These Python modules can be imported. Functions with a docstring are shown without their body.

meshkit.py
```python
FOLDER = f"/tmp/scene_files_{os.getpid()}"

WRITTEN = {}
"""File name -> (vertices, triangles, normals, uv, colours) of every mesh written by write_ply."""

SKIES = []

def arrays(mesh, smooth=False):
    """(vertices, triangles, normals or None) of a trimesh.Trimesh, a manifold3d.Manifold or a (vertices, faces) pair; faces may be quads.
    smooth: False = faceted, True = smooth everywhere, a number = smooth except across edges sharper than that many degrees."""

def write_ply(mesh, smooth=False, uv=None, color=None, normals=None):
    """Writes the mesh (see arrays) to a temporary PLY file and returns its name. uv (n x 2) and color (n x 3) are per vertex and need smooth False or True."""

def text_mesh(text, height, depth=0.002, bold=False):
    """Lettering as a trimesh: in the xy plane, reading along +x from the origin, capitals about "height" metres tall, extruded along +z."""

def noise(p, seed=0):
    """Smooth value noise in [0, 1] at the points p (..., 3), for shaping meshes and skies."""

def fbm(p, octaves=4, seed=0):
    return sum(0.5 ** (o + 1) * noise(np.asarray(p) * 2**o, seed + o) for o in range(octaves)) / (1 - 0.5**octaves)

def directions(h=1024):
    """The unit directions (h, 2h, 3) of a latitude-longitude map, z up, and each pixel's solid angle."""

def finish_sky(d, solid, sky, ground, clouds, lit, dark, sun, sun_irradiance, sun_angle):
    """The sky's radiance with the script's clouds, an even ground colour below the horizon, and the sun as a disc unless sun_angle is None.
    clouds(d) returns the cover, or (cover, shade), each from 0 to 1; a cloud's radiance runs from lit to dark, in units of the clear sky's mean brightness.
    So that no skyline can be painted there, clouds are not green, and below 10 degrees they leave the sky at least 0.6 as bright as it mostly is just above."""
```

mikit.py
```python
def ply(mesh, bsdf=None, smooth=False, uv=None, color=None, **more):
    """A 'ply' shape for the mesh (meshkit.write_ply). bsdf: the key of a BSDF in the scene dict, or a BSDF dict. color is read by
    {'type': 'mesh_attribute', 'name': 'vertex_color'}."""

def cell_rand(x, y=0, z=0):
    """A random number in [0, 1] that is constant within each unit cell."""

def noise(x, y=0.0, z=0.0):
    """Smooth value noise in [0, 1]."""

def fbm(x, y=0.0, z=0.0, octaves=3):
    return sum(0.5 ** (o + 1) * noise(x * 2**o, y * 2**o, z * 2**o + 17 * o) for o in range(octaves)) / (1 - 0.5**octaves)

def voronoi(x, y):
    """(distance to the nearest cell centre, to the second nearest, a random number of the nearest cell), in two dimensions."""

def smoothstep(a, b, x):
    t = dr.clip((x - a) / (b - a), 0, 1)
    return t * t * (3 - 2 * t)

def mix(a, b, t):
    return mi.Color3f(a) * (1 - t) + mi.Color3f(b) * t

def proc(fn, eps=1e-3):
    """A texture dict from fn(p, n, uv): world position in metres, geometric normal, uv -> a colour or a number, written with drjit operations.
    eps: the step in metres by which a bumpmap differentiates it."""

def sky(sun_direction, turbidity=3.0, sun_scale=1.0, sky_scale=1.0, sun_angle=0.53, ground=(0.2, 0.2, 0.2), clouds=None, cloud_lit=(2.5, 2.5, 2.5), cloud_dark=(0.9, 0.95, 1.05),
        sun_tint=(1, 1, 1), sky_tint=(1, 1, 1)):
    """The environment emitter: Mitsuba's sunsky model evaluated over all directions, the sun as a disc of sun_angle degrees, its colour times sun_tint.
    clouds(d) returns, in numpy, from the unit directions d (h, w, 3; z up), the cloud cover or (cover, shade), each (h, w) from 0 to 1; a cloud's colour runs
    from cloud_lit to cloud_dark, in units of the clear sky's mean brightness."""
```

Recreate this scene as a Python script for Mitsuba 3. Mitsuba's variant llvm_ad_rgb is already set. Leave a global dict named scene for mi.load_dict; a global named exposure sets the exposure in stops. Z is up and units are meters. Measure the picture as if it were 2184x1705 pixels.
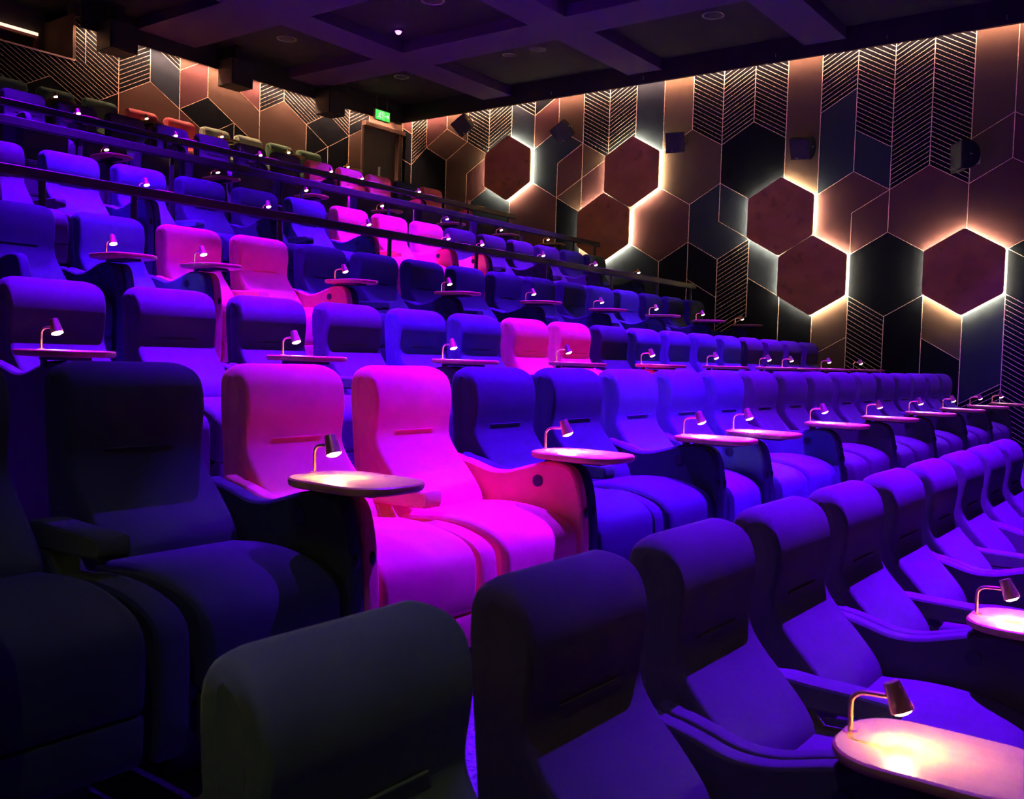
import math, numpy as np, trimesh, shapely, manifold3d as m3, mitsuba as mi, mikit, meshkit
from shapely.geometry import Polygon, LineString, Point
from shapely.ops import polygonize, unary_union
T = mi.ScalarTransform4f
scene, labels = {}, {}

# ------------------------------------------------------------------ camera, light, exposure
EYE = 1.53                                   # metres above the front platform
from scipy.spatial.transform import Rotation
R = Rotation.from_rotvec([0.03377415095, 0.63828656767, 0.04413184624]).as_matrix()
ax = lambda v: np.array([v[2], -v[0], -v[1]])
right, down, fwd = ax(R[0]), ax(R[1]), ax(R[2])
M = np.eye(4); M[:3, 0] = -right; M[:3, 1] = -down; M[:3, 2] = fwd; M[:3, 3] = [0, 0, EYE]
scene['camera'] = {'type': 'thinlens', 'to_world': T(M), 'fov': float(2 * math.degrees(math.atan(1092 / 2055.82))), 'fov_axis': 'x',
                   'aperture_radius': 0.0022, 'focus_distance': 6.0, 'near_clip': 0.05, 'far_clip': 100.0}
exposure = 5.0
LS = 2.0 ** -exposure                      # the lights are written for exposure 0

P = 0.62                                     # seat pitch
S = 0.93 * P                                 # side of the wall hexagons
CA, CB, CD = 9.25429, 3.71065, 23.73373      # camera in wall lattice units
WX = CD * S                                  # right wall
YR = 22.45 * S                               # rear wall
XL = -1.0                                    # left wall
YF = -7.0                                    # front wall
HK = math.sqrt(3) / 2
NROW = 8
rowY = [(1.64 + 2.635 * k) * P for k in range(NROW)]
floorZ = [EYE + z for z in (-1.53, -1.154, -0.81, -0.25, 0.43, 0.99, 1.67, 2.21)]
edgeY = [y - 1.35 for y in rowY]
CEIL = EYE + 4.5                             # underside of the beams

VIOLET = np.array([0.115, 0.0, 1.0])
SPOTS = [(1.0, 1.38, 0.011), (4.5, 1.38, 1.15), (6.9, 1.38, 0.45), (9.4, 1.38, 0.30), (11.9, 1.38, 0.2), (3.3, 4.22, 1.05), (5.4, 4.22, 0.45), (7.65, 4.22, 0.75), (10.3, 4.22, 0.55),
         (4.4, 7.06, 0.55), (7.65, 7.06, 0.55), (10.3, 7.06, 0.3), (5.2, 9.88, 0.22), (7.65, 9.88, 0.22), (10.3, 9.88, 0.22)]      # violet downlights: two in view, the rest unseen, placed to light the rows
SPOT_I = 2000.0
for i, (x, y, w) in enumerate(SPOTS):
    scene[f'spot_light_{i}'] = {'type': 'spot', 'to_world': T().look_at(origin=[x, y, CEIL + 0.07], target=[x, y, 0], up=[0, 1, 0]),
                                'intensity': {'type': 'rgb', 'value': (LS * SPOT_I * w * VIOLET).tolist()}, 'cutoff_angle': 45.0 if not i else 28.0 if y == 4.22 else 32.0, 'beam_width': 4.0, 'sampling_weight': 3.0 if i else 1.0}

UNSEEN_LAMPS = [(12.05, 9.2, 1.6, 75.0), (12.05, 6.3, 1.6, 75.0), (12.05, 3.4, 1.6, 75.0), (-0.6, 0.5, 9.0, 40.0)]      # unseen warm ceiling lamps, placed to light the hexagons and the left seats
for i, (x, y, e, a) in enumerate(UNSEEN_LAMPS):
    scene[f'unseen_warm_lamp_{i}'] = {'type': 'spot', 'to_world': T().look_at(origin=[x, y, CEIL + 0.12], target=[x, y, 0], up=[0, 1, 0]),
                                 'intensity': {'type': 'rgb', 'value': [LS * e, LS * 0.86 * e, LS * 0.6 * e]}, 'cutoff_angle': a, 'beam_width': a * 0.4, 'sampling_weight': 0.6}

# ------------------------------------------------------------------ materials
def rgb(*c): return {'type': 'rgb', 'value': list(map(float, c))}
def mat(name, d): scene['mat_' + name] = d
def plain(name, c, rough=0.6, **k): mat(name, {'type': 'twosided', 'bsdf': {'type': 'principled', 'base_color': c if isinstance(c, dict) else rgb(*c), 'roughness': rough, **k}})
def fabric(name, c):
    c = list(map(float, c))
    def fn(p, n, uv):
        v = 0.86 + 0.28 * mikit.fbm(p.x * 9, p.y * 9, p.z * 9, 3)
        return mi.Color3f(c[0], c[1], c[2]) * v
    plain(name, mikit.proc(fn), 0.85, specular=0.15, sheen=0.3, sheen_tint=0.7)
fabric('dark_green', (0.030, 0.048, 0.040))
fabric('green', (0.12, 0.19, 0.12))
fabric('navy', (0.030, 0.038, 0.055))
fabric('moss', (0.074, 0.062, 0.070))
fabric('grey_blue', (0.075, 0.105, 0.15))
fabric('coral', (0.80, 0.16, 0.18))
fabric('pale', (0.42, 0.47, 0.34))
plain('black', (0.012, 0.012, 0.014), 0.55)
plain('rail', (0.030, 0.022, 0.022), 0.45)
plain('copper', (0.80, 0.42, 0.28), 0.32, metallic=0.85)
plain('inlay', (0.95, 0.58, 0.42), 0.6)
def wood(p, n, uv):
    g = mikit.fbm(p.x * 60, p.y * 5, p.z * 60, 3)
    return mikit.mix((0.46, 0.24, 0.055), (0.66, 0.38, 0.10), g)
plain('wood', mikit.proc(wood), 0.4)
def carpet(p, n, uv):
    return mikit.mix((0.05, 0.04, 0.06), (0.22, 0.17, 0.24), mikit.noise(p.x * 120, p.y * 120, p.z * 120))
plain('carpet', mikit.proc(carpet), 0.95, specular=0.1)
def suede(p, n, uv):
    g = mikit.fbm(p.x * 5, p.y * 5, p.z * 5, 4)
    b = mikit.smoothstep(0.60, 0.72, mikit.fbm(p.y * 9 + 3, p.z * 9, p.x, 3))
    return mikit.mix((0.32, 0.11, 0.05), (0.52, 0.20, 0.10), g) * (1 - 0.25 * b)
plain('suede', mikit.proc(suede), 0.9, specular=0.15, sheen=0.3)
def vinyl(name, c):
    plain('panel_' + name, c, 0.8, specular=0.04)
vinyl('tan', (0.16, 0.095, 0.070)); vinyl('plum', (0.105, 0.040, 0.046)); vinyl('brown', (0.105, 0.058, 0.048)); vinyl('navy', (0.030, 0.033, 0.050)); vinyl('dark', (0.008, 0.008, 0.013))
plain('beam', (0.050, 0.020, 0.075), 0.8)
plain('ceiling', (0.011, 0.008, 0.011), 0.8)
plain('wall', (0.05, 0.04, 0.038), 0.8)
plain('metal', (0.35, 0.33, 0.30), 0.4, metallic=0.7)
plain('grille', (0.035, 0.033, 0.030), 0.7)
plain('white', (0.75, 0.75, 0.72), 0.5)
mat('glass', {'type': 'thindielectric'})

# ------------------------------------------------------------------ helpers
counts = {}
def numbered(base):
    n = counts.get(base, 0); counts[base] = n + 1
    return base if n == 0 else f'{base}_{n:03d}'
def ref(m): return {'type': 'ref', 'id': 'mat_' + m}
def put(key, mesh, m, smooth=False, xf=None, emit=None, kind=None, weight=None):
    key = numbered(key)
    d = dict(mesh) if isinstance(mesh, dict) else mikit.ply(mesh, None, smooth)
    d['bsdf'] = ref(m)
    if xf is not None: d['to_world'] = xf
    if emit is not None:
        d['emitter'] = {'type': 'area', 'radiance': rgb(*(LS * np.array(emit))), **({'sampling_weight': weight} if weight else {})}
    scene[key] = d
    if kind: labels[key] = {'kind': kind}
    return key
def thing(base, label, cat, group=None):
    key = numbered(base); labels[key] = {'label': label, 'category': cat}
    if group: labels[key]['group'] = group
    return key
def box(x0, x1, y0, y1, z0, z1, ch=0.0):
    if ch <= 0:
        b = trimesh.creation.box((x1 - x0, y1 - y0, z1 - z0)); b.apply_translation(((x0 + x1) / 2, (y0 + y1) / 2, (z0 + z1) / 2)); return b
    pts = []
    for sx in (0, 1):
        for sy in (0, 1):
            for sz in (0, 1):
                c = np.array([x1 if sx else x0, y1 if sy else y0, z1 if sz else z0]); s = np.array([1 - 2 * sx, 1 - 2 * sy, 1 - 2 * sz]) * ch
                for a in range(3):
                    o = s.copy(); o[a] = 0; pts.append(c + o)
    return trimesh.convex.convex_hull(np.array(pts))
def cat(ms): return trimesh.util.concatenate(ms)
def tri(poly):
    return np.asarray(m3.triangulate([np.asarray(poly, float)]))
def curve(pts, n):
    """closed smooth curve through the points (Catmull-Rom), n points per span"""
    p = np.asarray(pts, float); out = []
    for i in range(len(p)):
        a, b, c, d = p[i - 1], p[i], p[(i + 1) % len(p)], p[(i + 2) % len(p)]
        for t in np.arange(n) / n:
            out.append(0.5 * ((2 * b) + (c - a) * t + (2 * a - 5 * b + 4 * c - d) * t * t + (3 * b - a - 3 * c + d) * t ** 3))
    out = np.array(out)
    return out if np.sum(out[:, 0] * np.roll(out[:, 1], -1) - out[:, 1] * np.roll(out[:, 0], -1)) > 0 else out[::-1]
def rounded(profile, w, r, steps=3, corner=0.0, inset=()):
    """the closed profile (y, z) extruded along x over the width w, its rims rounded with radius r, its top corners in front view with radius corner"""
    p = np.asarray(profile); t = np.roll(p, -1, 0) - np.roll(p, 1, 0); t /= np.linalg.norm(t, axis=1, keepdims=True)
    nrm = np.c_[t[:, 1], -t[:, 0]]
    rings = []
    for a in np.linspace(math.pi / 2, 0, steps + 1):
        rings.append((-1, r * (1 - math.sin(a)), r * (1 - math.cos(a))))
    rings += [(1, e, d) for _, e, d in rings[::-1]]
    rings = [(-1, 0, r + q) for q in inset[::-1]] + rings + [(1, 0, r + q) for q in inset]
    def half(z): 
        if not corner: return np.full(len(z), w / 2)
        q = np.clip(z - (p[:, 1].max() - corner), 0, corner); return w / 2 - corner + np.sqrt(corner ** 2 - q ** 2)
    V = []
    for s, e, d in rings:
        v = p - nrm * d; V.append(np.c_[s * (half(v[:, 1]) - e), v])
    n = len(p); F = []
    for k in range(len(V) - 1):
        i = np.arange(n); j = (i + 1) % n
        F += [np.c_[k * n + i, (k + 1) * n + i, (k + 1) * n + j], np.c_[k * n + i, (k + 1) * n + j, k * n + j]]
    c0, c1 = tri(V[0][:, 1:]), tri(V[-1][:, 1:])
    F += [c0[:, ::-1], c1 + (len(V) - 1) * n]
    m = trimesh.Trimesh(np.vstack(V), np.vstack(F), process=False)
    if m.volume < 0: m.invert()
    return m
def tube(path, rad, n=10):
    path = np.asarray(path, float); V = []; F = []
    t = np.gradient(path, axis=0); t /= np.linalg.norm(t, axis=1, keepdims=True)
    u = np.cross(t[0], [0.3, 1, 0.2]); 
    if np.linalg.norm(u) < 1e-3: u = np.cross(t[0], [1, 0, 0])
    for k in range(len(path)):
        u = u - t[k] * (u @ t[k]); u /= np.linalg.norm(u); v = np.cross(t[k], u)
        a = np.arange(n) * 2 * math.pi / n
        V.append(path[k] + rad * (np.cos(a)[:, None] * u + np.sin(a)[:, None] * v))
    for k in range(len(path) - 1):
        i = np.arange(n); j = (i + 1) % n
        F += [np.c_[k * n + i, k * n + j, (k + 1) * n + j], np.c_[k * n + i, (k + 1) * n + j, (k + 1) * n + i]]
    nv = len(path) * n; V = np.vstack(V + [path[:1], path[-1:]])
    i = np.arange(n); j = (i + 1) % n
    F += [np.c_[i * 0 + nv, j, i], np.c_[i * 0 + nv + 1, (len(path) - 1) * n + i, (len(path) - 1) * n + j]]
    m = trimesh.Trimesh(V, np.vstack(F), process=False)
    if m.volume < 0: m.invert()
    return m
def lathe(prof, n=20): return trimesh.creation.revolve(np.asarray(prof, float), sections=n)
def prism(poly, to3d, d0, d1):
    """polygon with optional holes (shapely), extruded from depth d0 to d1; to3d(u, v, d) -> xyz"""
    if poly.is_empty: return None
    poly = shapely.geometry.polygon.orient(poly)
    rings = [np.array(poly.exterior.coords)[:-1]] + [np.array(h.coords)[:-1] for h in poly.interiors]
    uv = np.vstack(rings); n = len(uv); f = np.asarray(m3.triangulate(rings))
    V = np.vstack([to3d(uv[:, 0], uv[:, 1], d0), to3d(uv[:, 0], uv[:, 1], d1)]); F = [f[:, ::-1], f + n]; o = 0
    for r_ in rings:
        i = np.arange(len(r_)); j = (i + 1) % len(r_)
        F += [np.c_[o + i, o + j, n + o + j], np.c_[o + i, n + o + j, n + o + i]]; o += len(r_)
    m = trimesh.Trimesh(V, np.vstack(F), process=False)
    if m.volume < 0: m.invert()
    return m

# ------------------------------------------------------------------ the shell: floor, ceiling, walls
labels['floor'] = {'kind': 'structure'}
put('floor__front', box(XL, WX, YF, edgeY[0], -0.6, -0.38), 'carpet')
for k in range(NROW):
    y1 = edgeY[k + 1] if k + 1 < NROW else YR
    put('floor__platform', box(XL, WX, edgeY[k], y1, -0.6, floorZ[k]), 'carpet')
    z0 = floorZ[k - 1] if k else -0.38
    for a, b in ((12.72, WX), (XL, 0.5)):
        put('floor__aisle_step', box(a, b, edgeY[k] - 0.42, edgeY[k], z0 - 0.05, (z0 + floorZ[k]) / 2), 'carpet')

labels['ceiling'] = {'kind': 'structure'}
put('ceiling__slab', box(XL - 0.3, WX + 0.3, YF - 0.3, YR + 1.2, CEIL + 0.16, CEIL + 0.4), 'ceiling')
PELX, PELY = 13.46, 12.80
for a, b in ((2.0, 2.6), (5.9, 6.5), (7.95, 8.93), (10.74, 11.44)):
    put('ceiling__beam', box(a, b, YF, PELY, CEIL, CEIL + 0.18), 'beam')
xs = [XL, 2.0, 2.6, 5.9, 6.5, 7.95, 8.93, 10.74, 11.44, PELX]
for a, b in ((10.2, 10.81), (7.27, 7.88), (4.45, 5.04), (1.6, 2.2), (-1.3, -0.7)):
    for i in range(0, len(xs), 2):
        put('ceiling__beam', box(xs[i], xs[i + 1], a, b, CEIL, CEIL + 0.18), 'beam')
put('ceiling__pelmet', box(PELX, PELX + 0.05, YF, YR, EYE + 4.335, CEIL + 0.18), 'black')
put('ceiling__pelmet', box(7.13, PELX, PELY - 0.03, PELY, EYE + 4.293, CEIL + 0.18), 'black')
put('ceiling__pelmet', box(XL + 0.16, XL + 0.2, YF, YR, EYE + 4.335, CEIL + 0.18), 'black')
for px_y in (2.45, 3.9, 5.45, 7.6, 9.35):
    put('ceiling__pelmet_hook', box(PELX - 0.012, PELX, px_y - 0.004, px_y + 0.004, EYE + 4.40, EYE + 4.45), 'metal')

PEACH = np.array([1.0, 0.60, 0.36])
def strip(key, a, b, c, d, e, w):
    """a one-sided LED band with the corners a, b, c, d, shining along (b - a) x (d - a)"""
    put(key, trimesh.Trimesh(np.array([a, b, c, d], float), np.array([[0, 1, 2], [0, 2, 3]]), process=False), 'white', emit=e, weight=w)
CX, CZ = PELX + 0.051, EYE + 4.385
strip('ceiling__cove_light', (CX, YF, CZ), (CX, YR - 0.02, CZ), (CX, YR - 0.02, CZ + 0.03), (CX, YF, CZ + 0.03), 105 * PEACH, 3.0)
CY, CZ = PELY + 0.003, EYE + 4.325
strip('ceiling__cove_light', (7.2, CY + 0.015, CZ + 0.02), (7.2, CY + 0.04, CZ + 0.02), (WX - 0.3, CY + 0.04, CZ + 0.02), (WX - 0.3, CY + 0.015, CZ + 0.02), 300 * PEACH, 2.5)
strip('ceiling__cove_light', (XL + 0.155, YR, EYE + 4.385), (XL + 0.155, YF, EYE + 4.385), (XL + 0.155, YF, EYE + 4.415), (XL + 0.155, YR, EYE + 4.415), 62 * PEACH, 1.0)  # unseen left cove, mirrors the right one to warm the left seats

# right wall ---------------------------------------------------------
def right3(k, j, d): return np.c_[WX - d + 0 * k, (CA - k * HK) * S, EYE + (j * 0.5 + CB) * S]
def rear3(k, j, d): return np.c_[(k + 0.6) * HK * S, YR - d + 0 * k, EYE + (j * 0.5 + CB) * S]
TOPJ, BOTJ = 8.1, -13.0
def L(*p): return [LineString([p[i], p[i + 1]]) for i in range(len(p) - 1)]
KL, KR = -15.24, 9.0
seg = []
for k, a, b in ((-14.75, TOPJ, BOTJ), (-14, TOPJ, 6), (-13, TOPJ, 7), (-13, 5, BOTJ), (-12, TOPJ, 6), (-12, 4, BOTJ), (-11, TOPJ, 5), (-10, TOPJ, 6), (-10, 2, BOTJ), (-9, TOPJ, 5), (-8, TOPJ, 6),
                (-8, 4, BOTJ), (-7, TOPJ, 1), (-6, TOPJ, 4), (-5, TOPJ, 5), (-4, TOPJ, 4), (-3, TOPJ, 5), (-2, TOPJ, 4), (-1, TOPJ, 5), (0, TOPJ, 2), (-2, 4, 0), (-3, 1, BOTJ), (-4, -2, BOTJ),
                (-2, -2, -6), (-1, -1, -5), (0, -4, BOTJ), (1, TOPJ, 1), (2, TOPJ, 2), (3, TOPJ, -1), (4, TOPJ, 2), (5, TOPJ, -1), (2, 0, -2), (1, -5, BOTJ), (2, -4, BOTJ), (3, -5, BOTJ), (4, -4, BOTJ),
                (5, -5, BOTJ), (6, TOPJ, 2), (6, -4, BOTJ), (7, TOPJ, 3), (7, 1, -1), (7, -5, BOTJ), (8, TOPJ, 4)):
    seg += L((k, a), (k, b))
for p in (((KL, 7.5), (-14.75, 7)), ((KL, 5.45), (-14.75, 5), (-14, 6), (-13, 7), (-12, 6), (-11, 5), (-10, 6), (-9, 5), (-8, 6), (-7, 5), (-6, 4), (-5, 5), (-4, 4), (-3, 5), (-2, 4), (-1, 5), (0, 4)),
          ((-14, 6), (-13, 5), (-12, 6)), ((-11, 5), (-12, 4)), ((-11, 5), (-11, 3), (-12, 2)), ((-11, 3), (-10, 2), (-9, 3), (-9, 5)), ((-10.1, TOPJ), (-9, 7), (-7.9, TOPJ)), ((-9, 3), (-8, 2), (-7, 1), (-6, 2), (-5, 1)),
          ((-7, 5), (-8, 4), (-8, 2), (-7, 3), (-6, 4), (-6, 2)), ((-7, 1), (-7, -1), (-6, -2), (-5, -1), (-5, 1), (-4, 2), (-4, 4)), ((-5, -1), (-4, -2), (-3, -1), (-2, -2), (-1, -1)), ((-4, 2), (-3, 1), (-2, 2), (-1, 1), (0, 2), (1, 1), (2, 2), (3, 1)),
          ((-2, 0), (-1, -1), (0, -2), (1, -1), (1, 1)), ((-1, 1), (-1, -1)), ((-3, -3), (-2, -4)), ((-2, -6), (-1, -5)), ((-1, -3), (0, -4)), ((0, -2), (0, -4), (1, -5), (2, -4), (2, -2), (1, -1)),
          ((1, -7), (2, -6)), ((2, -4), (3, -5), (4, -4), (5, -5), (6, -4), (6, -2), (5, -1), (4, -2), (4, -4)), ((2, -2), (3, -1), (4, -2)), ((4, -6), (5, -7)), ((1, 5), (2, 6)), ((2, 4), (3, 3)), ((3, 1), (4, 2), (5, 1)), ((3, 1), (2, 0)),
          ((5, 1), (6, 2), (7, 1), (8, 2)), ((5, 3), (6, 4), (7, 3), (8, 4), (9, 3)), ((6, -2), (7, -1), (8, -2)), ((6, -2), (7, -3), (8, -2)), ((6, -4), (7, -5), (8, -4)), ((5, -9), (6, -8)), ((7, -1), (7, 1)), ((7, -3), (7, -5)),
          ((-6, -2), (-6, BOTJ)), ((-7, -1), (-7, BOTJ))):
    seg += L(*p)
def wall_faces(seg, dom): return [f for f in polygonize(unary_union(seg + [dom.exterior])) if f.area > 0.02 and dom.buffer(1e-6).contains(f.representative_point())]
faces = wall_faces(seg, shapely.geometry.box(KL, BOTJ, KR, TOPJ))
hexes = [(-10, 4), (-5, 3), (-6, 0), (0, 0), (1, -3), (5, -3)]
STRIPES = [((-14.4, 7), 1), ((-11.5, 7), -1), ((-10.5, 7), 1), ((-9.2, 7.6), -1), ((-6.5, 6), -1), ((-5.5, 6), 1), ((-2.5, 6), -1), ((-1.5, 6), 1), ((-0.5, 6), -1), ((1.5, 7), 1), ((2.5, 6), -1), ((3.5, 6), 1), ((4.5, 6), -1),
           ((-1.5, -3), 1), ((2.5, -7), -1), ((6.5, -7), -1), ((5.5, -10.5), 1)]
TINT = [((-4, 0), 'plum'), ((-2.5, 0), 'navy'), ((-1.5, 0.6), 'navy'), ((-3, 3), 'brown'), ((-1, 3), 'dark'), ((-4.5, 6), 'navy'), ((-3.5, 6), 'tan'), ((0.5, 5), 'brown'), ((1.5, 4), 'navy'), ((2.5, 2.5), 'navy'), ((2, 1), 'plum'),
        ((2.5, 0), 'plum'), ((4, 0), 'plum'), ((3, -3), 'dark'), ((5.5, 6), 'brown'), ((6, 3), 'plum'), ((6, 0), 'plum'), ((-7.5, 7), 'brown'), ((-8.5, 6), 'plum'), ((-9.5, 6.4), 'navy'), ((-8.5, 4), 'navy'), ((-9, 0), 'plum'), ((-11, 0), 'navy'),
        ((-7.5, 0), 'dark'), ((-0.5, -2.4), 'navy'), ((-0.5, -5), 'dark'), ((0.5, -6), 'dark'), ((1.5, -5.5), 'brown'), ((3.5, -7), 'dark'), ((4.5, -5.8), 'brown'), ((5.5, -6.5), 'navy'), ((-2.5, -2.5), 'dark'), ((-3.5, -3), 'dark'), ((-4.5, -2.5), 'navy'),
        ((-2.5, -5), 'plum'), ((-13.5, 7), 'plum'), ((-13, 6), 'brown'), ((-12.5, 7), 'brown'), ((-7.3, 3.5), 'plum'), ((-6.3, 3.6), 'plum'), ((-6.4, 2.2), 'navy'), ((-7.3, 1.6), 'brown'), ((-9, 7.7), 'plum')]
def stripe_meshes(f, sl, to3d, lim=200):
    x0, y0, x1, y1 = f.bounds; ms = []; k0 = math.floor(x0)
    ph = (f.exterior.coords[0][1] - sl * f.exterior.coords[0][0])
    pts = np.array(f.exterior.coords); c = pts[:, 1] - sl * pts[:, 0]
    c0 = c.min() if f.representative_point().y > c.min() else c.min()
    step, w = 2 / 9, 0.022
    # lines are counted from the slanted edge of the face
    base = [c_ for c_ in sorted(set(np.round(c, 3)))]
    anchor = None
    for a, b in zip(pts[:-1], pts[1:]):
        if abs(b[0] - a[0]) > 0.2 and abs((b[1] - a[1]) / (b[0] - a[0]) - sl) < 0.01: anchor = a[1] - sl * a[0]
    if anchor is None: anchor = c.min()
    n0, n1 = math.floor((c.min() - anchor) / step), math.ceil((c.max() - anchor) / step)
    for n in range(n0, n1 + 1):
        cc = anchor + n * step
        band = Polygon([(x0 - 1, sl * (x0 - 1) + cc - w / 2), (x1 + 1, sl * (x1 + 1) + cc - w / 2), (x1 + 1, sl * (x1 + 1) + cc + w / 2), (x0 - 1, sl * (x0 - 1) + cc + w / 2)]).intersection(f.buffer(-0.012))
        if band.geom_type == 'Polygon' and band.area > 1e-4: ms.append(prism(band, to3d, 0.001, 0.0035))
    return ms
def build_wall(name, faces, to3d, tints, stripes, skip):
    labels[name] = {'kind': 'structure'}
    for f in faces:
        rp = f.representative_point()
        if any(f.contains(Point(h)) for h in skip): continue
        stripe = next((s for c, s in stripes if f.contains(Point(c))), None)
        h = int(abs(math.sin(rp.x * 12.9 + rp.y * 78.2)) * 997)
        tint = next((t for c, t in tints if f.contains(Point(c))), ['brown', 'dark', 'plum', 'dark', 'brown'][h % 5])
        if stripe is not None: tint = 'dark'
        inner = f.buffer(-0.008, join_style=2)
        if inner.geom_type != 'Polygon' or inner.is_empty: continue
        key = put(name + '__panel', prism(inner, to3d, -0.018, 0.0), 'panel_' + tint)
        if stripe is not None:
            ms = stripe_meshes(f, stripe, to3d)
            if ms: put(key + '__inlay', cat(ms), 'inlay', kind='stuff')
    seen = unary_union([f.exterior for f in faces]).buffer(0.010, cap_style=2)
    ms = [prism(g, to3d, -0.004, 0.003) for g in (seen.geoms if hasattr(seen, 'geoms') else [seen])]
    put(name + '__border_inlay', cat(ms), 'inlay', kind='stuff')
put('wall_right__backing', box(WX + 0.018, WX + 0.2, YF, YR + 0.2, -0.6, CEIL + 0.2), 'wall')
put('wall_right__lower', box(WX - 0.001, WX + 0.02, YF, (CA - KR * HK) * S, -0.6, CEIL + 0.2), 'panel_dark')
build_wall('wall_right', faces, right3, TINT, STRIPES, hexes)

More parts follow.
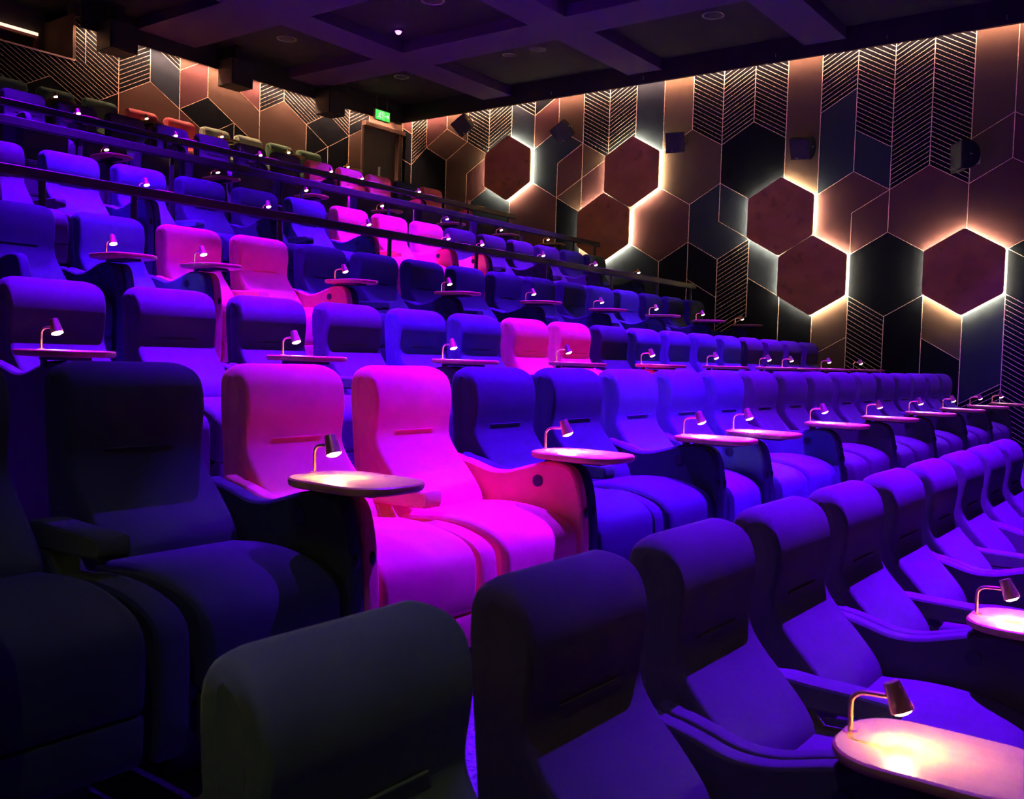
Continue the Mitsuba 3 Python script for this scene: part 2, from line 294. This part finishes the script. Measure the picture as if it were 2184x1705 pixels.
# lit hexagon panels --------------------------------------------------
def hexpoly(c, r): return Polygon([(c[0] + r * q[0], c[1] + r * q[1]) for q in ((0, 2), (1, 1), (1, -1), (0, -2), (-1, -1), (-1, 1))])
GLOW = np.array([1.0, 0.94, 0.52])
HEXLAB = ['single backlit suede hexagon high on the wall near the corner, farthest left', 'upper backlit hexagon of the tall pair in the middle of the wall', 'lower backlit hexagon of the tall pair, cut by the handrail',
          'upper backlit hexagon of the slanting pair on the right wall', 'lower backlit hexagon of the slanting pair on the right wall', 'single backlit suede hexagon farthest right on the wall']
pairs = {1: [2], 2: [1], 3: [4], 4: [3]}
for i, c in enumerate(hexes):
    t = thing('hexagon_panel', HEXLAB[i], 'wall panel', 'backlit hexagon wall panels')
    pts = [np.array(q) for q in hexpoly(c, 0.985).exterior.coords[:-1]]
    cut = []
    for q in range(6):
        a, b, d = pts[q - 1], pts[q], pts[(q + 1) % 6]
        for w_ in ((0.05, 0), (0.012, 0.012), (0, 0.05)): cut.append(b + (a - b) * w_[0] + (d - b) * w_[1])
    poly = Polygon(cut)
    put(t + '__face', prism(poly, right3, 0.095, 0.115), 'suede')
    put(t + '__frame', prism(Polygon(hexpoly(c, 0.86).exterior.coords), right3, 0.002, 0.095), 'white')
    # LED band on the back of the panel, facing the wall, only where no sister panel adjoins
    hp, hq = ([np.array(q) for q in hexpoly(c, e).exterior.coords[:-1]] for e in (0.965, 0.91))
    sis = [np.array(hexes[o]) for o in pairs.get(i, [])]; hx = hexpoly(c, 1).exterior.coords
    V, F = [], []
    for q in range(6):
        mid = (np.array(hx[q]) + np.array(hx[(q + 1) % 6])) / 2
        if any(np.linalg.norm(mid - (np.array(c) + s_) / 2) < 0.1 for s_ in sis): continue
        n0 = 4 * len(V); V.append(np.vstack([right3(np.array([g[0]]), np.array([g[1]]), 0.075) for g in (hp[q], hp[(q + 1) % 6], hq[(q + 1) % 6], hq[q])])); F += [[n0, n0 + 1, n0 + 2], [n0, n0 + 2, n0 + 3]]
    mm = trimesh.Trimesh(np.vstack(V), np.array(F), process=False)
    if mm.face_normals[:, 0].mean() < 0: mm.invert()
    put(t + '__led_band', mm, 'white', emit=210 * GLOW, weight=1.5)

# rear wall -----------------------------------------------------------
RL = (XL / (HK * S)) - 0.6; RR = WX / (HK * S) - 0.6
rs = []
for k, a, b in ((14, TOPJ, 6), (15, TOPJ, -1), (16, TOPJ, 6), (17, TOPJ, -1), (18, TOPJ, 6), (20, TOPJ, -1), (21, TOPJ, 7), (22, 6, -1), (23, 5, -1), (24, TOPJ, -1), (25, TOPJ, 7), (19, 5, -1), (12, 6, 4), (13, 6, 5), (11, 6, 5), (10, 6, 4), (13.7, TOPJ, 6)):
    rs += L((k, a), (k, b))
for p in (((14, 6), (15, 5), (16, 6), (17, 5), (18, 6), (19, 5), (20, 4)), ((15.9, TOPJ), (17, 7), (18.1, TOPJ)), ((17.9, TOPJ), (20, 6), (21, 7), (22, 6), (23, 7), (24, 6), (25, 7)), ((18, 4), (19, 5)), ((23, 5), (24, 6)), ((22, 6), (23, 5)),
          ((10, 4), (11, 5), (12, 4), (13, 5), (14, 4), (15, 5)), ((RL, 6.05), (13.7, 6.05)), ((17, 5), (18, 4), (19, 3)), ((20, 4), (21, 3), (22, 4), (23, 5)), ((12, 4), (12, -1)), ((14, 4), (14, -1)), ((25, 7), (25.6, 6.4))):
    rs += L(*p)
dom = shapely.geometry.box(RL, -1, RR, TOPJ).difference(shapely.geometry.box(RL - 1, 6.05, 13.7, 9)).difference(shapely.geometry.box(24.72, -2, RR + 1, 7.2))
rfaces = [f for g in [dom] for f in polygonize(unary_union(rs + [g.exterior])) if f.area > 0.02 and dom.buffer(1e-6).contains(f.representative_point())]
RSTR = [((14.5, 7), -1), ((15.5, 7), 1), ((16.7, 7.8), -1), ((20.5, 7.5), 1), ((23.5, 7.4), -1), ((24.5, 7.4), 1), ((11.5, 5.5), -1), ((12.5, 5.5), 1), ((10.5, 5.5), 1)]
RT = [((16.5, 7), 'navy'), ((17.5, 6.5), 'plum'), ((18.5, 7), 'brown'), ((19.2, 7.5), 'plum'), ((21.5, 7.4), 'navy'), ((19, 6), 'brown'), ((21, 5), 'brown'), ((22.5, 7.5), 'navy'), ((16, 4), 'brown'), ((25.5, 7.6), 'brown'), ((13.85, 7), 'brown')]
build_wall('wall_rear', rfaces, rear3, RT, RSTR, [])
put('wall_rear__backing', box(XL, 7.13, YR + 0.018, YR + 0.2, 1.5, EYE + 3.88), 'wall')
put('wall_rear__backing', box(7.13, WX + 0.1, YR + 0.018, YR + 0.2, 1.5, CEIL + 0.2), 'wall')
# projection recess
YB = YR + 0.75
put('wall_rear__recess_sill', box(XL, 7.13, YR - 0.012, YB, EYE + 3.865, EYE + 3.885), 'inlay')
put('wall_rear__recess_side', box(7.10, 7.14, YR - 0.012, YB, EYE + 3.885, CEIL), 'panel_tan')
put('wall_rear__recess_back', prism(shapely.geometry.box(XL, EYE + 3.885, 7.12, CEIL + 0.2).difference(shapely.geometry.box(5.2, EYE + 4.02, 6.98, EYE + 4.27)), lambda u, v, d: np.c_[u, YB - d + 0 * u, v], -0.05, 0.0), 'wall')
put('wall_rear__recess_glow_strip', box(5.2, 6.98, YB - 0.06, YB - 0.05, EYE + 4.28, EYE + 4.32), 'white', emit=2.2 * PEACH, weight=0.5)  # pinkish band over the window, glows to light the recess side
labels['window_1'] = {'kind': 'structure'}
put('window_1__frame', cat([box(5.18, 7.0, YB - 0.02, YB + 0.05, EYE + 4.25, EYE + 4.29), box(5.18, 7.0, YB - 0.02, YB + 0.05, EYE + 4.0, EYE + 4.03), box(6.96, 7.0, YB - 0.02, YB + 0.05, EYE + 4.03, EYE + 4.25), box(5.18, 5.22, YB - 0.02, YB + 0.05, EYE + 4.03, EYE + 4.25)]), 'panel_plum')
put('window_1__pane', box(5.2, 6.98, YB + 0.03, YB + 0.034, EYE + 4.02, EYE + 4.27), 'glass')
put('window_1__booth', box(5.0, 7.1, YB + 0.25, YB + 0.3, EYE + 3.9, EYE + 4.4), 'black')
# door in the rear corner
DX0, DX1, DZ = 12.62, WX - 0.02, EYE + 4.14
labels['door_1'] = {'kind': 'structure'}
put('door_1__lintel', box(DX0 - 0.02, DX1, YR - 0.10, YR + 0.02, EYE + 4.13, EYE + 4.21, 0.005), 'panel_brown')
put('door_1__leaf', box(DX0, 13.12, YR + 0.03, YR + 0.07, floorZ[7], DZ), 'panel_brown')
put('door_1__leaf', box(13.13, 13.50, YR + 0.03, YR + 0.07, floorZ[7], DZ), 'panel_brown')
put('door_1__jamb', box(DX0 - 0.03, DX0 + 0.02, YR - 0.02, YR + 0.07, floorZ[7], DZ), 'panel_brown')
put('door_1__jamb', box(13.50, 13.55, YR - 0.08, YR + 0.07, floorZ[7], DZ), 'panel_brown')
put('door_1__handle', box(13.06, 13.09, YR - 0.02, YR + 0.03, floorZ[7] + 0.95, floorZ[7] + 1.25, 0.004), 'metal')
labels['wall_left'] = {'kind': 'structure'}; put('wall_left__backing', box(XL - 0.2, XL, YF, YR + 0.2, -0.6, CEIL + 0.2), 'panel_brown')
labels['wall_front'] = {'kind': 'structure'}; put('wall_front__backing', box(XL, WX, YF - 0.2, YF, -0.6, CEIL + 0.2), 'wall')

# ------------------------------------------------------------------ seats
back_prof = curve([(.105, 1.10), (.072, 1.094), (.040, 1.074), (.016, 1.040), (.003, 1.00), (-.001, .955), (.002, .915), (.009, .865), (.010, .825), (-.004, .79), (-.032, .752), (-.070, .712), (-.112, .668), (-.152, .622), (-.180, .575), (-.190, .52),
                   (-.175, .470), (-.05, .455), (.10, .455), (.118, .50), (.125, .65), (.140, .80), (.152, .92), (.157, 1.01), (.148, 1.065), (.128, 1.09)], 3)
cush_prof = curve([(-.13, .535), (-.22, .556), (-.34, .566), (-.46, .560), (-.56, .538), (-.62, .508), (-.650, .465), (-.657, .40), (-.655, .33), (-.645, .292), (-.60, .285), (-.40, .36), (-.17, .42)], 3)
foot_prof = curve([(-.60, .284), (-.642, .284), (-.652, .272), (-.650, .21), (-.640, .165), (-.60, .15), (-.57, .22)], 2)
side_prof = curve([(.03, .70), (-.03, .715), (-.11, .700), (-.19, .680), (-.27, .682), (-.34, .700), (-.40, .718), (-.46, .732), (-.53, .735), (-.58, .724), (-.615, .692), (-.640, .62), (-.655, .52), (-.662, .42), (-.655, .25), (-.635, .06), (-.60, .012), (-.3, .01),
                   (.0, .01), (.03, .06), (.04, .4)], 3)
arm_prof = curve([(-.02, .662), (-.15, .664), (-.34, .660), (-.372, .650), (-.376, .62), (-.368, .600), (-.34, .596), (-.12, .590), (-.02, .585)], 2)
fill_prof = curve([(-.05, .60), (-.13, .585), (-.17, .535), (-.30, .548), (-.45, .545), (-.56, .520), (-.615, .49), (-.640, .44), (-.645, .30), (-.635, .17), (-.55, .15), (-.10, .30), (-.04, .45)], 2)
SW = 0.455
M_back = mikit.ply(rounded(back_prof, SW, 0.016, 3, 0.060, (0.012, 0.028)), None, 40)
M_cush = mikit.ply(rounded(cush_prof, 0.462, 0.026, 3), None, 40)
M_foot = mikit.ply(rounded(foot_prof, 0.45, 0.012, 2), None, 40)
M_side = mikit.ply(rounded(side_prof, 0.056, 0.012, 2), None, 40)
M_arm = mikit.ply(rounded(arm_prof, 0.092, 0.010, 2), None, 40)
M_fill = mikit.ply(rounded(fill_prof, 0.092, 0.016, 2), None, 40)
M_slot = mikit.ply(box(-0.115, 0.115, 0.0035, 0.02, 0.8405, 0.8445, 0.001), None)
M_base = mikit.ply(box(-0.20, 0.20, -0.46, 0.06, 0.0, 0.45, 0.01), None)
b_ = lathe([(0, 0.006), (0.020, 0.006), (0.024, 0.003), (0.024, -0.004), (0, -0.004)], 20); b_.apply_transform(trimesh.transformations.rotation_matrix(math.pi / 2, [0, 1, 0]))
M_button = mikit.ply(b_, None, 30)
c_ = trimesh.creation.icosphere(1, 0.015); c_.apply_scale([0.8, 0.4, 1.5])
M_ctrl = mikit.ply(c_, None, True)
ROWS = [  # cells, console positions, fabric per cell
    (range(1, 11), [3, 5, 7, 9], {1: 'green'}),
    (range(1, 20), [1, 3, 5, 7, 8, 10, 12, 14, 16, 18, 20], {1: 'dark_green', 2: 'dark_green', 3: 'coral', 4: 'coral', 5: 'navy', 6: 'navy', 7: 'grey_blue', 8: 'grey_blue', 9: 'grey_blue'}),
    (range(3, 20), [3, 5, 7, 9, 11, 13, 15, 16, 18, 20], {7: 'grey_blue', 8: 'grey_blue', 9: 'coral', 10: 'coral', 11: 'dark_green', 12: 'grey_blue', 13: 'grey_blue', 14: 'grey_blue', 15: 'grey_blue'}),
    (range(4, 20), [5, 6, 8, 10, 12, 14, 16, 18, 20], {4: 'navy', 5: 'grey_blue', 6: 'coral', 7: 'coral', 15: 'grey_blue', 16: 'grey_blue', **{c: 'navy' for c in (8, 9, 10, 11, 12, 13, 14, 17, 18, 19)}}),
    (range(5, 20), [7, 9, 11, 13, 14, 16, 18, 20], {6: 'grey_blue', 7: 'grey_blue', 8: 'navy', 9: 'navy', 10: 'grey_blue', 11: 'coral', 12: 'coral', 13: 'coral', 18: 'dark_green', 19: 'dark_green'}),
    (range(6, 20), [8, 10, 12, 14, 16, 18, 20], {}),
    (range(8, 20), [9, 11, 13, 15, 16, 18, 20], {15: 'coral', 16: 'coral', 17: 'coral', 18: 'navy', 19: 'coral'}),
    (range(8, 18), [10, 12, 14, 16, 18], {8: 'green', 9: 'green', 10: 'green', 11: 'green', 12: 'coral', 13: 'coral', 14: 'pale', 15: 'pale', 16: 'green', 17: 'green'}),
]
ORD = ['first', 'second', 'third', 'fourth', 'fifth', 'sixth', 'seventh', 'eighth', 'ninth', 'tenth', 'eleventh', 'twelfth', 'thirteenth', 'fourteenth', 'fifteenth', 'sixteenth', 'seventeenth', 'eighteenth', 'nineteenth']
ROWNAME = ['nearest row', 'second row', 'third row', 'fourth row', 'fifth row', 'sixth row', 'seventh row', 'top row']
HUE = {'dark_green': 'dark green', 'green': 'green', 'navy': 'dark navy', 'moss': 'violet-lit dark', 'grey_blue': 'blue-grey', 'coral': 'coral pink', 'pale': 'pale cream-green'}
def seat_x(c): return (c + 0.72) * P
def cons_x(n): return (n + (0.22 if n < 20 else 0.18)) * P
for k, (cells, cons, hue) in enumerate(ROWS):
    first = cells[0]; last = cells[-1]
    for c in cells:
        h = hue.get(c, 'moss'); X, Y, Z = seat_x(c), rowY[k], floorZ[k]
        left_edge = c in cons or c == first; right_edge = (c + 1) in cons or c == last
        same = [q for q in cells if hue.get(q, 'moss') == h]
        if h in ('coral', 'pale', 'grey_blue', 'navy', 'dark_green') and len(same) <= 3:
            pos = ['left', 'right'] if len(same) == 2 else ['left', 'middle', 'right'] if len(same) == 3 else ['only']
            lab = f'{HUE[h]} recliner, {pos[same.index(c)]} one of that colour in the {ROWNAME[k]}'
        else:
            lab = f'{HUE[h]} recliner with rolled headrest, {ORD[c - first]} from the left in the {ROWNAME[k]}'
        t = thing('cinema_seat', lab, 'cinema seat', f'recliner seats in the {ROWNAME[k]}')
        at = T().translate([X, Y, Z])
        put(t + '__backrest', M_back, h, xf=at); put(t + '__headrest_seam', M_slot, h, xf=at)
        put(t + '__seat_cushion', M_cush, h, xf=at); put(t + '__footrest', M_foot, h, xf=at); put(t + '__base', M_base, 'black', xf=at)
        for edge, n, sg in ((left_edge, c, 1), (right_edge, c + 1, -1)):
            if edge:
                px = cons_x(n) + sg * 0.033
                sp = put(t + '__side_panel', M_side, h, xf=T().translate([px, Y, Z]))
                put(sp + '__button', M_button, 'black', xf=T().translate([px + sg * 0.028, Y - 0.44, Z + 0.655]))
                put(sp + '__control', M_ctrl, 'black', xf=T().translate([px, Y - 0.655, Z + 0.545]))
        if not right_edge:
            mid = T().translate([(seat_x(c) + seat_x(c + 1)) / 2, Y, Z])
            put(t + '__armrest', M_arm, h, xf=mid); put(t + '__gap_filler', M_fill, h, xf=mid)

# ------------------------------------------------------------------ side tables and lamps
TR, TL = 0.15, 0.40
CR = 0.115
arc = [(CR * math.cos(a), CR * math.sin(a)) for a in np.linspace(0, math.pi / 2, 9)]
stad = [(TR - CR + x, TL / 2 - CR + y) for x, y in arc] + [(-TR + CR - y, TL / 2 - CR + x) for x, y in arc] + [(-TR + CR - x, -TL / 2 + CR - y) for x, y in arc] + [(TR - CR + y, -TL / 2 + CR - x) for x, y in arc]
sp_ = np.array(stad)
def ring(s, z): 
    d = sp_.copy(); n = d - np.c_[np.clip(d[:, 0], -(TR - CR), TR - CR), np.clip(d[:, 1], -(TL / 2 - CR), TL / 2 - CR)]; n /= np.linalg.norm(n, axis=1, keepdims=True); d = d - n * s
    return np.c_[d, np.full(len(d), z)]
lv = [ring(.012, 0), ring(.004, .004), ring(0, .012), ring(.001, .022), ring(.006, .026)]; nn = len(stad); F = []
for q in range(4):
    i = np.arange(nn); j = (i + 1) % nn
    F += [np.c_[q * nn + i, q * nn + j, (q + 1) * nn + j], np.c_[q * nn + i, (q + 1) * nn + j, (q + 1) * nn + i]]
tt = tri(sp_); F += [tt[:, ::-1], tt + 4 * nn]
top_mesh = trimesh.Trimesh(np.vstack(lv), np.vstack(F), process=False)
M_top = mikit.ply(top_mesh, None, 35)
M_bracket = mikit.ply(cat([box(-0.05, 0.05, -0.11, 0.10, -0.014, 0.001), box(-0.004, 0.004, 0.14, 0.18, -0.05, 0.002)]), None)
stem = [(0, 0, 0), (0, 0, .02), (0, .001, .045), (0, .0005, .062)] + [(0, -.032 + .0325 * math.cos(a), .062 + .026 * math.sin(a)) for a in np.linspace(0.15, math.pi / 2, 7)] + [(0, -.05, .0895), (0, -.072, .091)]
M_stem = mikit.ply(tube(stem, 0.0055, 10), None, 40)
M_lfoot = mikit.ply(lathe([(0, 0), (.014, 0), (.014, .003), (.007, .006), (0, .006)], 16), None, 30)
tilt = trimesh.transformations.rotation_matrix(math.radians(-24), [1, 0, 0], [0, 0, 0])
sh = lathe([(0, .030), (.0155, .030), (.0165, .028), (.0235, -.030), (.0215, -.030), (.015, .024), (0, .024)], 20); sh.apply_transform(tilt); sh.apply_translation((0, -.088, .094))
M_shade = mikit.ply(sh, None, 35)
bl = lathe([(0, -.0370), (.010, -.0360), (.0170, -.0330), (.0208, -.0285), (.0210, -.0240)], 16)
if bl.face_normals[:, 2].mean() > 0: bl.invert()
bl.apply_transform(tilt); bl.apply_translation((0, -.088, .094))
M_bulb = mikit.ply(bl, None, True)
WARM = np.array([1.0, 0.68, 0.27])
for k, (cells, cons, hue) in enumerate(ROWS):
    shown = [n for n in cons if not (k == 0 and n > 7)]
    for q, n in enumerate(shown):
        X, Y, Z = cons_x(n), rowY[k] - 0.42 - TL / 2 + 0.01, floorZ[k] + 0.753
        where = f'{ORD[q]} from the left in the {ROWNAME[k]}'
        t = thing('side_table', f'oval wooden side table on divider, {where}', 'table', f'oval side tables in the {ROWNAME[k]}')
        put(t + '__tabletop', M_top, 'wood', xf=T().translate([X, Y, Z])); put(t + '__bracket', M_bracket, 'black', xf=T().translate([X, Y, Z]))
        lit = not (k == 6 and n == 20)
        t = thing('table_lamp', f'{"lit" if lit else "unlit"} copper gooseneck lamp on the table {where}', 'lamp', f'table lamps in the {ROWNAME[k]}')
        wob = math.sin(n * 7.3 + k * 2.1) * 9
        at = T().translate([X, rowY[k] - 0.43, Z + 0.0255]).rotate([0, 0, 1], wob)
        put(t + '__foot', M_lfoot, 'copper', xf=at); put(t + '__stem', M_stem, 'copper', xf=at); put(t + '__shade', M_shade, 'copper', xf=at)
        put(t + '__bulb', M_bulb, 'white', xf=at, emit=(280 * WARM if lit else None), weight=0.35 if lit else None)

# ------------------------------------------------------------------ handrails
POSTX = {4: [1.95, 3.22, 3.87, 5.16, 6.44, 7.71, 9.0, 10.4, 11.6, 12.6], 5: [4.38, 5.26, 6.8, 8.1, 9.4, 10.7, 12.0, 12.6], 6: [5.02, 6.27, 7.54, 8.84, 10.07, 11.52, 12.55]}
SLOPE = {4: .1725, 5: .222, 6: .2392}
for k in (4, 5, 6):
    y = edgeY[k] + 0.02; z = EYE + SLOPE[k] * y
    t = thing('handrail', f'black flat handrail on slim posts at the front of the {ROWNAME[k]}', 'handrail', 'handrails between the upper rows')
    put(t + '__rail', box(0.6, 12.72, y - 0.03, y + 0.03, z - 0.035, z + 0.035, 0.006), 'rail')
    for x in POSTX[k]: put(t + '__post', box(x - 0.02, x + 0.02, y - 0.012, y + 0.012, floorZ[k], z - 0.034, 0.004), 'rail')

# ------------------------------------------------------------------ speakers
def speaker(loc, face, roll, label, s=0.30, wallx=WX):
    """a wedge cabinet with a curved back on a yoke; local +z looks out of the front"""
    t = thing('wall_speaker', label, 'speaker', 'surround speakers on the right wall')
    f = np.array(face, float); f /= np.linalg.norm(f); u = np.cross([0, 0, 1], f); u /= np.linalg.norm(u); v = np.cross(f, u)
    a = math.radians(roll); u, v = u * math.cos(a) + v * math.sin(a), -u * math.sin(a) + v * math.cos(a)
    A = np.eye(4); A[:3, 0], A[:3, 1], A[:3, 2], A[:3, 3] = u, v, f, loc
    prof = [(s / 2, 0), (s / 2, -.06)] + [(s / 2 * math.cos(q), -.06 - .17 * math.sin(q)) for q in np.linspace(0.25, math.pi - 0.25, 9)] + [(-s / 2, -.06), (-s / 2, 0)]
    body = prism(Polygon(prof), lambda x, z, d: np.c_[d + 0 * x, x, z], -s * 0.48, s * 0.48); body.apply_transform(A)
    put(t + '__cabinet', body, 'black', smooth=35)
    g = box(-s * .45, s * .45, -s * .46, s * .46, 0, .012, .004); g.apply_transform(A); put(t + '__grille', g, 'grille' if roll == 0 else 'black')
    bd = trimesh.creation.icosphere(1, 0.008); bd.apply_transform(A @ trimesh.transformations.translation_matrix((-.05, -s * .4, .014))); put(t + '__badge', bd, 'metal', smooth=True)
    back = (A @ [0, 0, -.2, 1])[:3]
    br = [tube([back, [wallx - 0.01, back[1], back[2] + 0.02]], 0.018, 10), box(wallx - 0.012, wallx - 0.001, back[1] - .05, back[1] + .05, back[2] - .06, back[2] + .1)]
    p1, p2 = (A @ [s * .5, 0, -.1, 1])[:3], (A @ [-s * .5, 0, -.1, 1])[:3]
    br += [tube([p1, p1 + (back - p1) * .5 - 0.12 * f, back - 0.03 * f], 0.010, 8), tube([p2, p2 + (back - p2) * .5 - 0.12 * f, back - 0.03 * f], 0.010, 8)]
    put(t + '__bracket', cat(br), 'metal')
SPK = [((13.33, 11.18, EYE + 4.06), (-.85, -.45, -.55), 38, 'tilted black wall speaker nearest the corner, above left of the single hexagon'),
       ((13.33, 9.03, EYE + 3.70), (-.85, -.45, -.50), 38, 'tilted black wall speaker second from the corner'),
       ((13.33, 6.94, EYE + 3.32), (-.85, -.45, -.30), 4, 'square black wall speaker at the right corner of the tall hexagon pair'),
       ((13.33, 4.99, EYE + 3.02), (-.90, .10, -.50), -6, 'black wall speaker with lit rounded top above the slanting hexagon pair'),
       ((13.33, 2.93, EYE + 2.72), (-.55, .80, -.05), 0, 'large wall speaker with rounded back farthest right')]
for loc, face, roll, lab in SPK: speaker(loc, face, roll, lab, 0.30 if roll else 0.36)
for i, (a, b) in enumerate(((7.335, 7.75), (9.325, 9.72), (11.295, 11.67))):
    t = thing('ceiling_speaker_box', ['black box speaker hanging from the rear ceiling edge, leftmost of three', 'black box speaker hanging from the rear ceiling edge, middle of three', 'black box speaker hanging from the rear ceiling edge, rightmost of three'][i], 'speaker', 'hanging speakers along the rear wall')
    put(t + '__cabinet', box(a, b, PELY - 0.40, PELY - 0.05, EYE + 4.02, EYE + 4.42, 0.008), 'black')
    put(t + '__grille', box(a + .02, b - .02, PELY - 0.41, PELY - 0.398, EYE + 4.04, EYE + 4.40), 'black'); put(t + '__bracket', box((a + b) / 2 - .05, (a + b) / 2 + .05, PELY - .3, PELY - .15, EYE + 4.42, CEIL + .17), 'black')

# ------------------------------------------------------------------ ceiling fittings
for x, y, lab in ((10.3, 9.88, 'lit violet downlight in the ceiling, the left one of the two in view'), (10.3, 7.06, 'lit violet downlight in the ceiling, the right one at the top edge')):
    t = thing('downlight', lab, 'downlight', 'violet ceiling downlights')
    put(t + '__trim_ring', lathe([(.055, 0.02), (.062, -.012), (.050, -.016), (.044, .0), (.044, .02)], 24), 'metal', smooth=35, xf=T().translate([x, y, CEIL + .15]))
    put(t + '__lens', trimesh.creation.icosphere(2, 0.045), 'white', smooth=True, xf=T().translate([x, y, CEIL + .135]), emit=(5, 0.8, 12), weight=0.2)
for n, (x, y, r, lab) in enumerate(((9.68, 8.68, .16, 'round ceiling grille beyond the left downlight, in the central coffer'), (12.05, 9.2, .10, 'small round ceiling fitting left of a larger one near the right wall'), (12.05, 8.64, .135, 'round ceiling grille right of the small fitting'),
                                    (12.1, 5.8, .15, 'round ceiling grille in the coffer nearest the right edge'), (12.06, 11.47, .13, 'dim round ceiling grille in the coffer by the rear corner'), (9.7, 11.6, .15, 'dim round ceiling grille in the rear left coffer'))):
    t = thing('ceiling_grille', lab, 'ceiling fitting', 'round ceiling fittings')
    put(t + '__rim', lathe([(r, .012), (r, -.006), (r * .93, -.010), (r * .82, -.004), (r * .82, .012)], 28), 'metal', smooth=35, xf=T().translate([x, y, CEIL + .155]))
    put(t + '__mesh', lathe([(0, .0), (r * .8, .0), (r * .8, .01), (0, .01)], 28), 'grille', xf=T().translate([x, y, CEIL + .152]))
# exit sign
t = thing('exit_sign', 'green illuminated running man exit sign above the corner door', 'exit sign')
EX0, EX1, EY, EZ0, EZ1 = 12.62, 12.98, 12.62, EYE + 4.22, EYE + 4.39
put(t + '__housing', box(EX0 - .012, EX1 + .012, EY, EY + .05, EZ0 - .012, EZ1 + .012, .004), 'metal')
put(t + '__face', box(EX0, EX1, EY - .006, EY, EZ0, EZ1), 'white', emit=(0.05, 0.85, 0.10), weight=0.15)
def disc(x, z, r): return Point(x, z).buffer(r, 6)
def limb(pts, w): return LineString(pts).buffer(w / 2, 4)
man = unary_union([disc(.115, .135, .013), limb([(.108, .115), (.095, .075)], .026), limb([(.106, .112), (.128, .098), (.140, .108)], .011), limb([(.104, .112), (.080, .104), (.072, .085)], .011), limb([(.097, .075), (.118, .056), (.116, .028)], .014), limb([(.093, .075), (.080, .048), (.052, .044)], .014),
                   Polygon([(.16, .02), (.21, .02), (.21, .15), (.16, .15)]).difference(Polygon([(.168, .02), (.202, .02), (.202, .142), (.168, .142)])), limb([(.24, .085), (.33, .085)], .018), Polygon([(.30, .125), (.345, .085), (.30, .045)])])
ms = [prism(g, lambda u, v, d: np.c_[EX0 + u, EY - .006 - d + 0 * u, EZ0 + v], 0, .003) for g in man.geoms]
put(t + '__pictogram', cat(ms), 'white', emit=(0.75, 1.1, 0.7), weight=0.05)
put(t + '__hanger', cat([tube([[EX0 + .05, EY + .02, EZ1], [EX0 + .05, EY + .02, CEIL + .16]], .006, 8), tube([[EX1 - .05, EY + .02, EZ1], [EX1 - .05, EY + .02, CEIL + .16]], .006, 8)]), 'metal')
